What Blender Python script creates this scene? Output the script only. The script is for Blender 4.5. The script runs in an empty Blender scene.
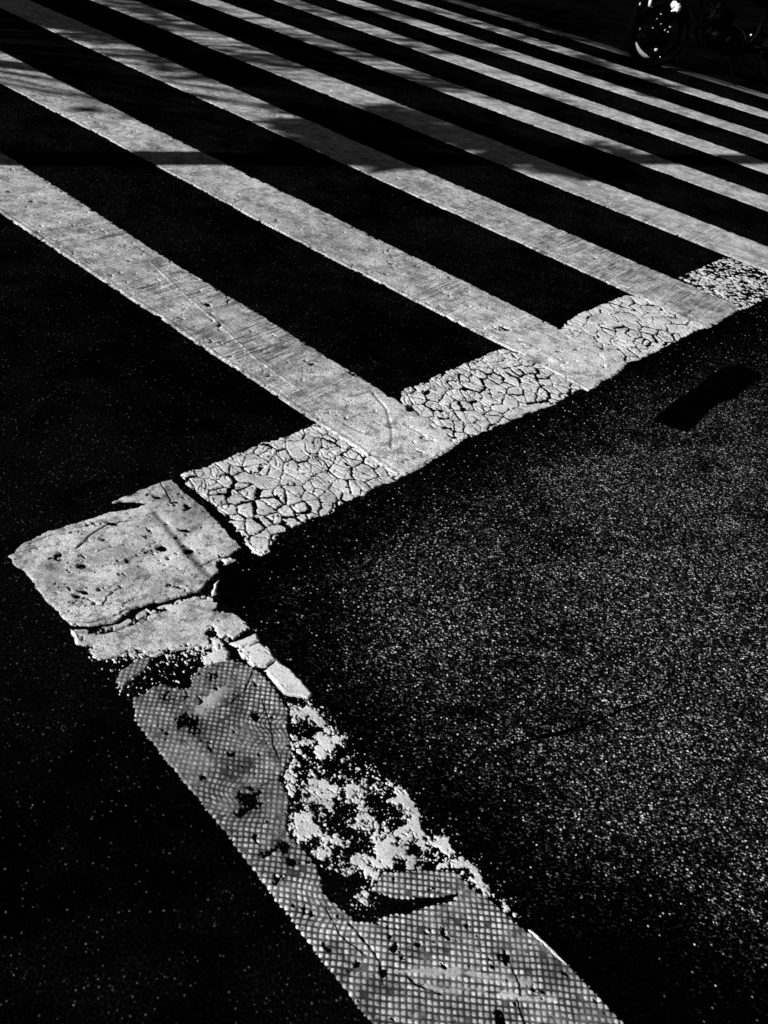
import bpy, bmesh, math, random
import numpy as np
from mathutils import Vector, Matrix

random.seed(7)
SC = bpy.context.scene
# ------------------------------------------------------------------ camera
F, PITCH, ROLL, TH, EYE = 916.0, 0.640881501, 0.180140403, 2.48895905, 1.6
_d = np.array([0, math.cos(PITCH), -math.sin(PITCH)])
_r0 = np.array([1.0, 0, 0]); _u0 = np.cross(_r0, _d)
_r = math.cos(ROLL) * _r0 + math.sin(ROLL) * _u0
_u = -math.sin(ROLL) * _r0 + math.cos(ROLL) * _u0
cd = bpy.data.cameras.new("camera"); cam = bpy.data.objects.new("camera", cd)
SC.collection.objects.link(cam); SC.camera = cam
cd.sensor_fit = 'VERTICAL'; cd.sensor_height = 24.0; cd.lens = 24.0 * F / 1024
cd.clip_start = 0.05; cd.clip_end = 1500
cam.matrix_world = Matrix(((_r[0], _u[0], -_d[0], 0), (_r[1], _u[1], -_d[1], 0), (_r[2], _u[2], -_d[2], EYE), (0, 0, 0, 1)))

# ------------------------------------------------------------------ light
SUN_EL = math.radians(28); SHADOW_AZ = math.radians(32.4)   # shadows run towards this ground angle
TO_SUN = Vector((-math.cos(SHADOW_AZ) * math.cos(SUN_EL), -math.sin(SHADOW_AZ) * math.cos(SUN_EL), math.sin(SUN_EL)))
w = bpy.data.worlds.new("World"); SC.world = w; w.use_nodes = True
nt = w.node_tree; bg = nt.nodes['Background']
sky = nt.nodes.new('ShaderNodeTexSky'); sky.sky_type = 'NISHITA'; sky.sun_disc = False
sky.sun_elevation = SUN_EL; sky.sun_rotation = math.atan2(TO_SUN.x, TO_SUN.y)
sky.dust_density = 0.0; sky.air_density = 0.22; sky.ozone_density = 1.0
bw = nt.nodes.new('ShaderNodeRGBToBW')           # the photograph is black and white
nt.links.new(sky.outputs[0], bw.inputs[0]); nt.links.new(bw.outputs[0], bg.inputs[0])
bg.inputs[1].default_value = 0.05
sd = bpy.data.lights.new("sun", 'SUN'); sd.energy = 5.0; sd.angle = math.radians(0.45)
sun = bpy.data.objects.new("sun", sd); SC.collection.objects.link(sun)
sun.rotation_euler = TO_SUN.to_track_quat('Z', 'Y').to_euler(); sun.location = (-8, -5, 9)
SC.view_settings.view_transform = 'Standard'; SC.view_settings.look = 'None'
SC.view_settings.exposure = 0.15; SC.view_settings.gamma = 1.0
SC.cycles.max_bounces = 4; SC.cycles.diffuse_bounces = 2

# ------------------------------------------------------------------ ground coordinates
def G(xy):
    """where a traced corner of the road marking lies on the road, in metres"""
    xy = np.atleast_2d(np.array(xy, float))
    D = F * _d + (xy[:, :1] - 384) * _r - (xy[:, 1:] - 512) * _u
    return (D / -D[:, 2:] * EYE)[:, :2]
tA = np.array([math.cos(TH), math.sin(TH)])           # along the stripes
tB = np.array([math.sin(TH), -math.cos(TH)])          # across the stripes, away from us
def ab(p): p = np.atleast_2d(p); return np.stack([p @ tA, p @ tB], 1)
def xy(q): q = np.atleast_2d(q); return q[:, :1] * tA + q[:, 1:] * tB

# ------------------------------------------------------------------ numpy noise
def _h(ix, iy, s):
    n = (ix.astype(np.int64) * 374761393 + iy.astype(np.int64) * 668265263 + s * 974711) & 0xffffffff
    n = ((n ^ (n >> 13)) * 1274126177) & 0xffffffff
    n = ((n ^ (n >> 16)) * 2246822519) & 0xffffffff
    return ((n ^ (n >> 15)) & 0xffffff) / float(0xffffff)
def vnoise(x, y, s=0):
    ix = np.floor(x); iy = np.floor(y); fx = x - ix; fy = y - iy
    fx = fx * fx * (3 - 2 * fx); fy = fy * fy * (3 - 2 * fy)
    a = _h(ix, iy, s); b = _h(ix + 1, iy, s); c = _h(ix, iy + 1, s); d = _h(ix + 1, iy + 1, s)
    return (a + (b - a) * fx) * (1 - fy) + (c + (d - c) * fx) * fy
def fbm(x, y, s=0, o=4):
    t = 0; a = .5; n = 0
    for i in range(o):
        t = t + a * vnoise(x * 2 ** i + 17.3 * i, y * 2 ** i + 9.1 * i, s + i); n += a; a *= .55
    return t / n          # 0..1
def voro(x, y, s=0, jit=.9):
    ix = np.floor(x); iy = np.floor(y)
    f1 = np.full(x.shape, 9.); f2 = f1.copy(); cid = np.zeros(x.shape)
    for dx in (-2, -1, 0, 1, 2):
        for dy in (-2, -1, 0, 1, 2):
            cx = ix + dx; cy = iy + dy
            px = cx + .5 + jit * (_h(cx, cy, s) - .5); py = cy + .5 + jit * (_h(cx, cy, s + 5) - .5)
            d = np.hypot(px - x, py - y); c = _h(cx, cy, s + 11)
            m = d < f1
            f2 = np.where(m, f1, np.minimum(f2, d)); cid = np.where(m, c, cid); f1 = np.where(m, d, f1)
    return f1, f2, cid
def crack_cells(x, y, s, jit=1.0, merge=.25, wid=None):
    '''distance to the nearest open crack between irregular cells; some neighbours stay fused'''
    ix = np.floor(x); iy = np.floor(y); f1 = np.full(x.shape, 9.); bx = x * 0; by = x * 0; cid = x * 0
    R = [(i, j) for i in (-2, -1, 0, 1, 2) for j in (-2, -1, 0, 1, 2)]
    for dx, dy in R:
        cx = ix + dx; cy = iy + dy
        px = cx + .5 + jit * (_h(cx, cy, s) - .5); py = cy + .5 + jit * (_h(cx, cy, s + 5) - .5)
        d = np.hypot(px - x, py - y); m = d < f1
        f1 = np.where(m, d, f1); bx = np.where(m, px, bx); by = np.where(m, py, by); cid = np.where(m, _h(cx, cy, s + 11), cid)
    E_ = np.full(x.shape, 1e-30); H = np.full(x.shape, 9.); kk = .022
    for dx, dy in R:
        cx = ix + dx; cy = iy + dy
        px = cx + .5 + jit * (_h(cx, cy, s) - .5); py = cy + .5 + jit * (_h(cx, cy, s + 5) - .5); c2 = _h(cx, cy, s + 11)
        ex = px - bx; ey = py - by; L = np.hypot(ex, ey); ok = L > 1e-6; L = np.where(ok, L, 1)
        d = ((bx + px) * .5 - x) * ex / L + ((by + py) * .5 - y) * ey / L
        ph = np.modf((cid + c2) * 37.7)[0]
        H = np.where(ok, np.minimum(H, d), H)
        k = np.where(ph < merge, 9., (.55 + 1.5 * ((ph - merge) / (1 - merge)) ** 4) * wid)
        E_ = E_ + np.where(ok & (ph >= merge), np.exp(-np.clip(d - k * .5, -1, 2) / kk), 0)
    return -kk * np.log(E_), H, cid
def seg_dist(x, y, P, closed=False):
    P = np.asarray(P, float); n = len(P); D = np.full(x.shape, 1e9)
    for i in range(n if closed else n - 1):
        a = P[i]; b = P[(i + 1) % n]; e = b - a; L = e @ e + 1e-12
        t = np.clip(((x - a[0]) * e[0] + (y - a[1]) * e[1]) / L, 0, 1)
        D = np.minimum(D, np.hypot(x - a[0] - t * e[0], y - a[1] - t * e[1]))
    return D
def sdf(x, y, P):
    """signed distance, positive inside"""
    P = np.asarray(P, float); ins = np.zeros(x.shape, bool); n = len(P)
    for i in range(n):
        a = P[i]; b = P[(i + 1) % n]
        if a[1] == b[1]: continue
        m = ((a[1] > y) != (b[1] > y)) & (x < (b[0] - a[0]) * (y - a[1]) / (b[1] - a[1]) + a[0]); ins ^= m
    D = seg_dist(x, y, P, True)
    return np.where(ins, D, -D)
def sm(a, b, v):
    t = np.clip((v - a) / (b - a), 0, 1); return t * t * (3 - 2 * t)

# ------------------------------------------------------------------ object helpers
def tag(o, label=None, cat=None, group=None, kind=None):
    for k, v in (('label', label), ('category', cat), ('group', group), ('kind', kind)):
        if v: o[k] = v
    return o
def empty(name, loc, rz=0, **k):
    o = bpy.data.objects.new(name, None); SC.collection.objects.link(o)
    o.location = loc; o.rotation_euler = (0, 0, rz); return tag(o, **k)
def link(name, me, mat, parent=None):
    o = bpy.data.objects.new(name, me); SC.collection.objects.link(o)
    if mat: me.materials.append(mat)
    if parent: o.parent = parent
    return o
def smooth(me): me.polygons.foreach_set('use_smooth', [True] * len(me.polygons))

def sheet(name, bounds, steps, field, mat, th=.003, base=0.0, parent=None, slope=.8):
    """A skin of paint.  bounds in (a, b) road coordinates; field(X, Y, A, B) gives the signed distance inside
    the paint, extra height and shade.  Its edge dips just under the road, so the border is a real little step."""
    a0, a1, b0, b1 = bounds; sa, sb = steps
    na = int((a1 - a0) / sa) + 2; nb = int((b1 - b0) / sb) + 2
    A, B = np.meshgrid(a0 + np.arange(na) * sa, b0 + np.arange(nb) * sb, indexing='ij')
    X = A * tA[0] + B * tB[0]; Y = A * tA[1] + B * tB[1]
    got = field(X, Y, A, B); f, ex, shade = got[:3]; scuff = (got[3] if len(got) > 3 else .3) + 0 * f
    ex = ex + 0 * f; shade = shade + 0 * f
    z = np.clip(f * slope, -.0015, th) + np.where(f > 0, ex * sm(0, .004, f), 0)
    keep = (f > -.0005)
    q = keep[:-1, :-1] | keep[1:, :-1] | keep[:-1, 1:] | keep[1:, 1:]
    I = np.arange(na * nb).reshape(na, nb)
    quads = np.stack([I[:-1, :-1][q], I[1:, :-1][q], I[1:, 1:][q], I[:-1, 1:][q]], 1)
    used = np.unique(quads); mp = np.zeros(na * nb, np.int64); mp[used] = np.arange(len(used)); quads = mp[quads]
    # keep faces looking up
    v = np.stack([X.ravel()[used], Y.ravel()[used], z.ravel()[used] + base], 1)
    e1 = v[quads[0, 1]] - v[quads[0, 0]]; e2 = v[quads[0, 3]] - v[quads[0, 0]]
    if e1[0] * e2[1] - e1[1] * e2[0] < 0: quads = quads[:, ::-1]
    c = v.mean(0); c[2] = 0
    if parent is None: v = v - c
    me = bpy.data.meshes.new(name); n = len(quads)
    me.vertices.add(len(v)); me.vertices.foreach_set('co', v.astype(np.float32).ravel())
    me.loops.add(4 * n); me.loops.foreach_set('vertex_index', quads.astype(np.int32).ravel())
    me.polygons.add(n); me.polygons.foreach_set('loop_start', np.arange(0, 4 * n, 4, dtype=np.int32))
    me.update(calc_edges=True); smooth(me)
    at = me.attributes.new('wear', 'FLOAT', 'POINT'); at.data.foreach_set('value', shade.ravel()[used].astype(np.float32))
    at = me.attributes.new('scuff', 'FLOAT', 'POINT'); at.data.foreach_set('value', scuff.ravel()[used].astype(np.float32))
    o = link(name, me, mat, parent)
    if parent is None: o.location = c
    return o

# ------------------------------------------------------------------ materials
def newmat(name):
    m = bpy.data.materials.new(name); m.use_nodes = True; n = m.node_tree
    return m, n, n.nodes['Principled BSDF']
def nd(n, t, **k):
    x = n.nodes.new(t)
    for a, b in k.items(): setattr(x, a, b)
    return x
def mth(n, op, a, b=None, clamp=False):
    x = nd(n, 'ShaderNodeMath', operation=op, use_clamp=clamp)
    for i, v in enumerate((a, b)):
        if v is None: continue
        if isinstance(v, (int, float)): x.inputs[i].default_value = v
        else: n.links.new(v, x.inputs[i])
    return x.outputs[0]
def ramp(n, v, a, b, lo=0., hi=1.):
    x = nd(n, 'ShaderNodeMapRange', interpolation_type='SMOOTHSTEP')
    n.links.new(v, x.inputs['Value'])
    for k, q in (('From Min', a), ('From Max', b), ('To Min', lo), ('To Max', hi)): x.inputs[k].default_value = q
    return x.outputs[0]
def wpos(n, rot=0, scale=(1, 1, 1)):
    g = nd(n, 'ShaderNodeNewGeometry'); m = nd(n, 'ShaderNodeMapping')
    m.inputs['Rotation'].default_value = (0, 0, rot); m.inputs['Scale'].default_value = scale
    n.links.new(g.outputs['Position'], m.inputs['Vector']); return m.outputs[0]
def noise(n, vec, scale, detail=3, rough=.55):
    x = nd(n, 'ShaderNodeTexNoise'); x.inputs['Scale'].default_value = scale
    x.inputs['Detail'].default_value = detail; x.inputs['Roughness'].default_value = rough
    n.links.new(vec, x.inputs['Vector']); return x.outputs['Fac']
def vor(n, vec, scale, feature='F1'):
    x = nd(n, 'ShaderNodeTexVoronoi', feature=feature); x.inputs['Scale'].default_value = scale
    n.links.new(vec, x.inputs['Vector']); return x

def asphalt(name, base, dens_lo, dens_hi, stone, macro=(0.35, 0.7), scale=170, bump=.4, worn=False):
    """Dark bitumen with pale stones ground out of it; 'macro' is where the surface is worn open."""
    m, n, p = newmat(name)
    v0 = wpos(n)
    v = vor(n, v0, scale); sx = nd(n, 'ShaderNodeSeparateColor'); n.links.new(v.outputs['Color'], sx.inputs[0])
    big = noise(n, v0, 1.7, 4); mid = noise(n, v0, 9, 3)
    open_ = ramp(n, mth(n, 'ADD', mth(n, 'MULTIPLY', big, .65), mth(n, 'MULTIPLY', mid, .35)), macro[0], macro[1])
    if worn:       # traffic has polished the bitumen off in one broad patch; tar stays along the paint
        sp = nd(n, 'ShaderNodeSeparateXYZ'); n.links.new(v0, sp.inputs[0]); X = sp.outputs[0]; Y = sp.outputs[1]
        lin = lambda a, b, c: mth(n, 'ADD', mth(n, 'ADD', mth(n, 'MULTIPLY', X, a), mth(n, 'MULTIPLY', Y, b)), c)
        wob = mth(n, 'MULTIPLY', mth(n, 'SUBTRACT', noise(n, v0, 4, 4), .5), .35)
        d1 = mth(n, 'ADD', lin(-tA[0], -tA[1], 1.374), wob)
        p0 = G([(262, 640)])[0]; p1 = G([(600, 1000)])[0]; e = (p1 - p0) / np.linalg.norm(p1 - p0); nn = np.array([-e[1], e[0]])
        if (G([(600, 650)])[0] - p0) @ nn < 0: nn = -nn
        d2 = mth(n, 'ADD', lin(nn[0], nn[1], -float(p0 @ nn)), wob)
        near = mth(n, 'MULTIPLY', ramp(n, d1, .02, .42, .10, 1), ramp(n, d2, -.02, .44, .12, 1))
        c0 = G([(600, 640)])[0]; far_ = mth(n, 'SQRT', mth(n, 'ADD', mth(n, 'POWER', lin(1, 0, -c0[0]), 2.0), mth(n, 'POWER', mth(n, 'MULTIPLY', lin(0, 1, -c0[1]), .72), 2.0)))
        low = ramp(n, mth(n, 'ADD', Y, mth(n, 'MULTIPLY', wob, .6)), .82, 1.30, .10, 1)
        zone = mth(n, 'MULTIPLY', mth(n, 'MULTIPLY', near, low), ramp(n, mth(n, 'ADD', far_, wob), .40, 1.9, 1, .14))
        open_ = mth(n, 'MULTIPLY', zone, ramp(n, open_, 0, 1, .35, 1.1))
    thr = nd(n, 'ShaderNodeMapRange'); n.links.new(open_, thr.inputs['Value'])
    thr.inputs['To Min'].default_value = 1 - dens_lo; thr.inputs['To Max'].default_value = 1 - dens_hi
    on = mth(n, 'GREATER_THAN', sx.outputs[0], thr.outputs[0])
    body = ramp(n, v.outputs['Distance'], .25, .5, 1, 0)
    br = mth(n, 'POWER', sx.outputs[1], 3.2)
    st = mth(n, 'MULTIPLY', mth(n, 'MULTIPLY', on, body), mth(n, 'MULTIPLY', br, stone))
    if worn:
        sv = nd(n, 'ShaderNodeMapping'); sv.inputs['Rotation'].default_value = (0, 0, .9); sv.inputs['Scale'].default_value = (1, 1.7, 1); n.links.new(v0, sv.inputs[0])
        g1 = noise(n, sv.outputs[0], 118, 1.5, .5); g2 = noise(n, v0, 230, 1, .5); g3 = noise(n, v0, 60, 2, .6)
        gg = mth(n, 'ADD', mth(n, 'ADD', mth(n, 'MULTIPLY', g1, .5), mth(n, 'MULTIPLY', g2, .25)), mth(n, 'MULTIPLY', g3, .25))
        gg = mth(n, 'POWER', ramp(n, gg, .485, .68), 2.1)
        # scattered larger flakes of stone, stretched and turned every way
        v2 = vor(n, sv.outputs[0], 80); s2 = nd(n, 'ShaderNodeSeparateColor'); n.links.new(v2.outputs['Color'], s2.inputs[0])
        big2 = mth(n, 'MULTIPLY', mth(n, 'GREATER_THAN', s2.outputs[0], .86), ramp(n, mth(n, 'ADD', v2.outputs['Distance'], mth(n, 'MULTIPLY', mth(n, 'SUBTRACT', g2, .5), .9)), .16, .34, 1, 0))
        st = mth(n, 'ADD', st, mth(n, 'MULTIPLY', mth(n, 'MULTIPLY', big2, mth(n, 'POWER', s2.outputs[1], 1.8)), mth(n, 'MULTIPLY', open_, 1.0)))
        patchy = mth(n, 'MULTIPLY', ramp(n, noise(n, v0, 26, 3, .6), .40, .62, .25, 1.35), ramp(n, noise(n, v0, 5, 4, .65), .36, .60, .45, 1.2))
        gg = mth(n, 'MULTIPLY', gg, patchy)
        st = mth(n, 'ADD', mth(n, 'MULTIPLY', st, 1.0), mth(n, 'MULTIPLY', mth(n, 'MULTIPLY', gg, mth(n, 'POWER', open_, 1.15)), 1.0))
    fine = noise(n, v0, scale * .9, 2)
    ground = mth(n, 'MULTIPLY', ramp(n, fine, .45, .75, .3, 2.2), mth(n, 'MULTIPLY', ramp(n, open_, 0, 1, .25, 1.6), base))
    val = mth(n, 'ADD', st, ground)
    n.links.new(val, p.inputs['Base Color'])
    p.inputs['Roughness'].default_value = .85; p.inputs['Specular IOR Level'].default_value = 0.0
    b = nd(n, 'ShaderNodeBump'); b.inputs['Strength'].default_value = bump; b.inputs['Distance'].default_value = .004
    hh = mth(n, 'ADD', mth(n, 'MULTIPLY', body, .6), fine)
    n.links.new(hh, b.inputs['Height']); n.links.new(b.outputs[0], p.inputs['Normal'])
    return m

TRAVEL = math.radians(58)         # the way the wheels run across the stripes
def paint(name, base, streak=.35, speck=.5, fine=260, bump=.35, cover=1.0):
    """White road paint: 'wear' attribute times scuffs running the way of the traffic, pits and grime."""
    m, n, p = newmat(name)
    v0 = wpos(n)
    at = nd(n, 'ShaderNodeAttribute', attribute_name='wear')
    rot = nd(n, 'ShaderNodeVectorRotate', rotation_type='Z_AXIS'); rot.inputs['Angle'].default_value = -TRAVEL
    g = nd(n, 'ShaderNodeNewGeometry'); n.links.new(g.outputs['Position'], rot.inputs['Vector'])
    mp = nd(n, 'ShaderNodeMapping'); mp.inputs['Scale'].default_value = (5.5, 100, 1); n.links.new(rot.outputs[0], mp.inputs['Vector'])
    s1 = noise(n, mp.outputs[0], 1, 4, .65)
    mp2 = nd(n, 'ShaderNodeMapping'); mp2.inputs['Scale'].default_value = (1.6, 11, 1); n.links.new(rot.outputs[0], mp2.inputs['Vector'])
    s2 = noise(n, mp2.outputs[0], 1, 4, .6)
    where = ramp(n, noise(n, v0, 2.6, 3), .40, .58, .15, 1)
    sc_ = nd(n, 'ShaderNodeAttribute', attribute_name='scuff').outputs['Fac']
    stk = mth(n, 'MULTIPLY', ramp(n, s1, .46, .60, 0, 1), mth(n, 'MULTIPLY', mth(n, 'MULTIPLY', where, sc_), streak))
    stk2 = mth(n, 'MULTIPLY', ramp(n, s2, .42, .72, 0, 1), mth(n, 'MULTIPLY', mth(n, 'ADD', sc_, .25), streak * .55))
    gr = ramp(n, noise(n, v0, fine, 3, .7), .32, .68, 1 - .52 * speck, 1 + .34 * speck)
    bl = ramp(n, noise(n, v0, 14, 5, .65), .3, .72, 1.2, .62)
    pit = vor(n, v0, 95); ps = nd(n, 'ShaderNodeSeparateColor'); n.links.new(pit.outputs['Color'], ps.inputs[0])
    pits = mth(n, 'MULTIPLY', mth(n, 'GREATER_THAN', ps.outputs[0], 1 - .07 * speck), ramp(n, pit.outputs['Distance'], .2, .4, 1, 0))
    c = mth(n, 'MULTIPLY', at.outputs['Fac'], base)
    for k in (gr, bl, mth(n, 'SUBTRACT', 1, stk), mth(n, 'SUBTRACT', 1, stk2), mth(n, 'SUBTRACT', 1, mth(n, 'MULTIPLY', pits, .75))):
        c = mth(n, 'MULTIPLY', c, k)
    c = mth(n, 'MINIMUM', mth(n, 'MAXIMUM', c, .003), .88)
    n.links.new(c, p.inputs['Base Color'])
    p.inputs['Roughness'].default_value = .75; p.inputs['Specular IOR Level'].default_value = .15
    b = nd(n, 'ShaderNodeBump'); b.inputs['Strength'].default_value = bump; b.inputs['Distance'].default_value = .003
    hh = mth(n, 'SUBTRACT', mth(n, 'ADD', noise(n, v0, fine * .6, 4, .65), mth(n, 'MULTIPLY', noise(n, v0, 40, 3), .8)), mth(n, 'ADD', pits, mth(n, 'MULTIPLY', s1, .5)))
    n.links.new(hh, b.inputs['Height']); n.links.new(b.outputs[0], p.inputs['Normal'])
    return m

def plain(name, col, rough=.5, metal=0, spec=.5, nz=.15):
    m, n, p = newmat(name)
    g = nd(n, 'ShaderNodeTexCoord')
    f = noise(n, g.outputs['Object'], 22, 4)
    n.links.new(mth(n, 'MULTIPLY', ramp(n, f, .3, .7, 1 - nz, 1 + nz), col), p.inputs['Base Color'])
    n.links.new(ramp(n, f, .3, .7, max(rough - nz * .3, .02), min(rough + nz * .3, 1)), p.inputs['Roughness'])
    p.inputs['Metallic'].default_value = metal; p.inputs['Specular IOR Level'].default_value = spec
    return m

M_road = asphalt('bitumen_smooth', .0026, .04, .26, .10, (.36, .66), 170, .6)
M_worn = asphalt('bitumen_worn_open', .0026, .03, .55, .9, (.34, .6), 150, 1.0, True)
M_dark = asphalt('bitumen_black', .0014, .01, .06, .05, (.4, .8), 190, .3)
M_stripe = paint('paint_thermoplastic', .66, .72, 1.15, 170, .7)
M_old = paint('paint_old_bright', .84, .12, .8, 220, .5)
M_slab = paint('paint_slab', .76, .2, .9, 300, .6)
M_tread = paint('paint_tread_pattern', .64, .0, .5, 330, .25)
M_flake = paint('paint_flaking', .84, .0, .8, 300, .5)

# ------------------------------------------------------------------ the road surface
a_lo = 1.374
corner = [(240, 549), (222, 560), (215, 585), (222, 602), (250, 626), (276, 655), (314, 692), (345, 735), (386, 780), (422, 815), (450, 850), (498, 900), (545, 945), (592, 990), (628, 1030)]
cg = G(corner); ext = cg[-1] + (cg[-1] - cg[-4]) / np.linalg.norm(cg[-1] - cg[-4]) * 30
Lline = [(1400, 0)]
far = xy([[a_lo, 60.0]])[0]
near_line = xy([[a_lo, 3.6], [a_lo, 2.9], [a_lo, 2.3], [a_lo, 1.9]])
edge_line = [far] + [p for p in near_line] + [p for p in cg] + [ext]
def flat(name, pts, z, mat, **k):
    me = bpy.data.meshes.new(name); bm = bmesh.new()
    vs = [bm.verts.new((p[0], p[1], z)) for p in pts]; fc = bm.faces.new(vs); fc.normal_update()
    if fc.normal.z < 0: fc.normal_flip()
    bmesh.ops.triangulate(bm, faces=[fc]); bm.to_mesh(me); bm.free()
    return tag(link(name, me, mat), **k)
BIG = 250
flat('worn_road', edge_line + [(ext[0] + 80, ext[1] - 20), (BIG, -40), (BIG, BIG), (far[0], BIG)], 0, M_worn, kind='structure')
flat('road', edge_line + [(ext[0], -BIG), (-BIG, -BIG), (-BIG, BIG), (far[0], BIG)], 0, M_road, kind='structure')
# smooth near-black patch laid on the speckled asphalt
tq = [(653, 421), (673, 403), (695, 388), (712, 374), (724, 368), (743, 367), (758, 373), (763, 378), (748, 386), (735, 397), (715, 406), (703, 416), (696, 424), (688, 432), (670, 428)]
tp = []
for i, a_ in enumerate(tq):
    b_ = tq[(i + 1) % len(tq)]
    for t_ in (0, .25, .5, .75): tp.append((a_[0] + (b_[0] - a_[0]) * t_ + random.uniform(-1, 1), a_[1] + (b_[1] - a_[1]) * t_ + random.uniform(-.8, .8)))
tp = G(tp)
tar = flat('dark_patch', tp, .003, M_dark, label='smooth black patch in the speckled asphalt right of the cracked line', cat='road patch')

# faint joint in the worn asphalt, a crooked line of tar
sj = [(508, 747), (530, 741), (552, 735), (575, 728), (600, 720), (622, 710), (646, 702)]
random.seed(21)
top = [(x + random.uniform(-2, 2), y - random.uniform(.6, 1.6)) for x, y in sj]; bot = [(x + random.uniform(-2, 2), y + random.uniform(.8, 2.2)) for x, y in sj]
flat('tar_joint', G(top + bot[::-1]), .0025, M_dark, label='thin faint tar joint across the speckled asphalt right of the studded strip', cat='road joint')

# ------------------------------------------------------------------ the stripes
EDGES = [  # far edge, near edge, traced
 ([(23,166),(162,256),(256,313),(372,386)], [(0,212),(65,256),(256,382),(402,480)]),
 ([(0,51),(200,152),(256,179),(412,256),(512,306),(624,361)], [(0,83),(128,150),(256,219.5),(325,256),(411,299),(499,344),(588,391)]),
 ([(62,15),(256,97),(512,212),(738,305)], [(5,10),(256,123),(512,242),(709,328)]),
 ([(133,0),(256,48),(512,148),(768,247)], [(88,0),(256,64),(512,169),(725,256)]),
 ([(215,0),(256,13.5),(512,103),(768,197)], [(190,0),(256,24),(512,116.5),(768,212)]),
 ([(299,0),(512,74),(768,163)], [(273,0),(512,84),(742,165)]),
 ([(359,0),(512,51),(768,135)], [(338,0),(512,59),(768,143)]),
 ([(413,0),(512,31),(768,112)], [(393,0),(512,37),(768,119)]),
 ([(475,5),(552,29),(768,95)], [(466,7),(552,33),(768,99)])]
LABELS = ['nearest white crosswalk stripe, widest in view, scuffed and running into the cracked line',
 'second white crosswalk stripe from the viewer, its end folded into a pale triangle',
 'third white crosswalk stripe from the viewer, with a double ridge along its near edge',
 'fourth white crosswalk stripe from the viewer, under the dark shadow patch',
 'fifth white crosswalk stripe from the viewer, clean and evenly grey',
 'sixth white crosswalk stripe from the viewer, between the fifth and seventh',
 'seventh white crosswalk stripe from the viewer, with dark scuffs right of its middle',
 'eighth white crosswalk stripe from the viewer, thin and just below the motorcycle',
 'farthest crosswalk stripe, thin and very dark, only faint traces showing']
ENDS = [1.372, 1.40, 1.385, 1.38, 1.38, 1.38, 1.38, 1.38, 1.38]
ENDPX = {0: ((402, 480), (461, 439)), 1: ((592, 391), (624, 361)), 2: ((709, 328), (740, 306))}
stripe_edge = []
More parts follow.
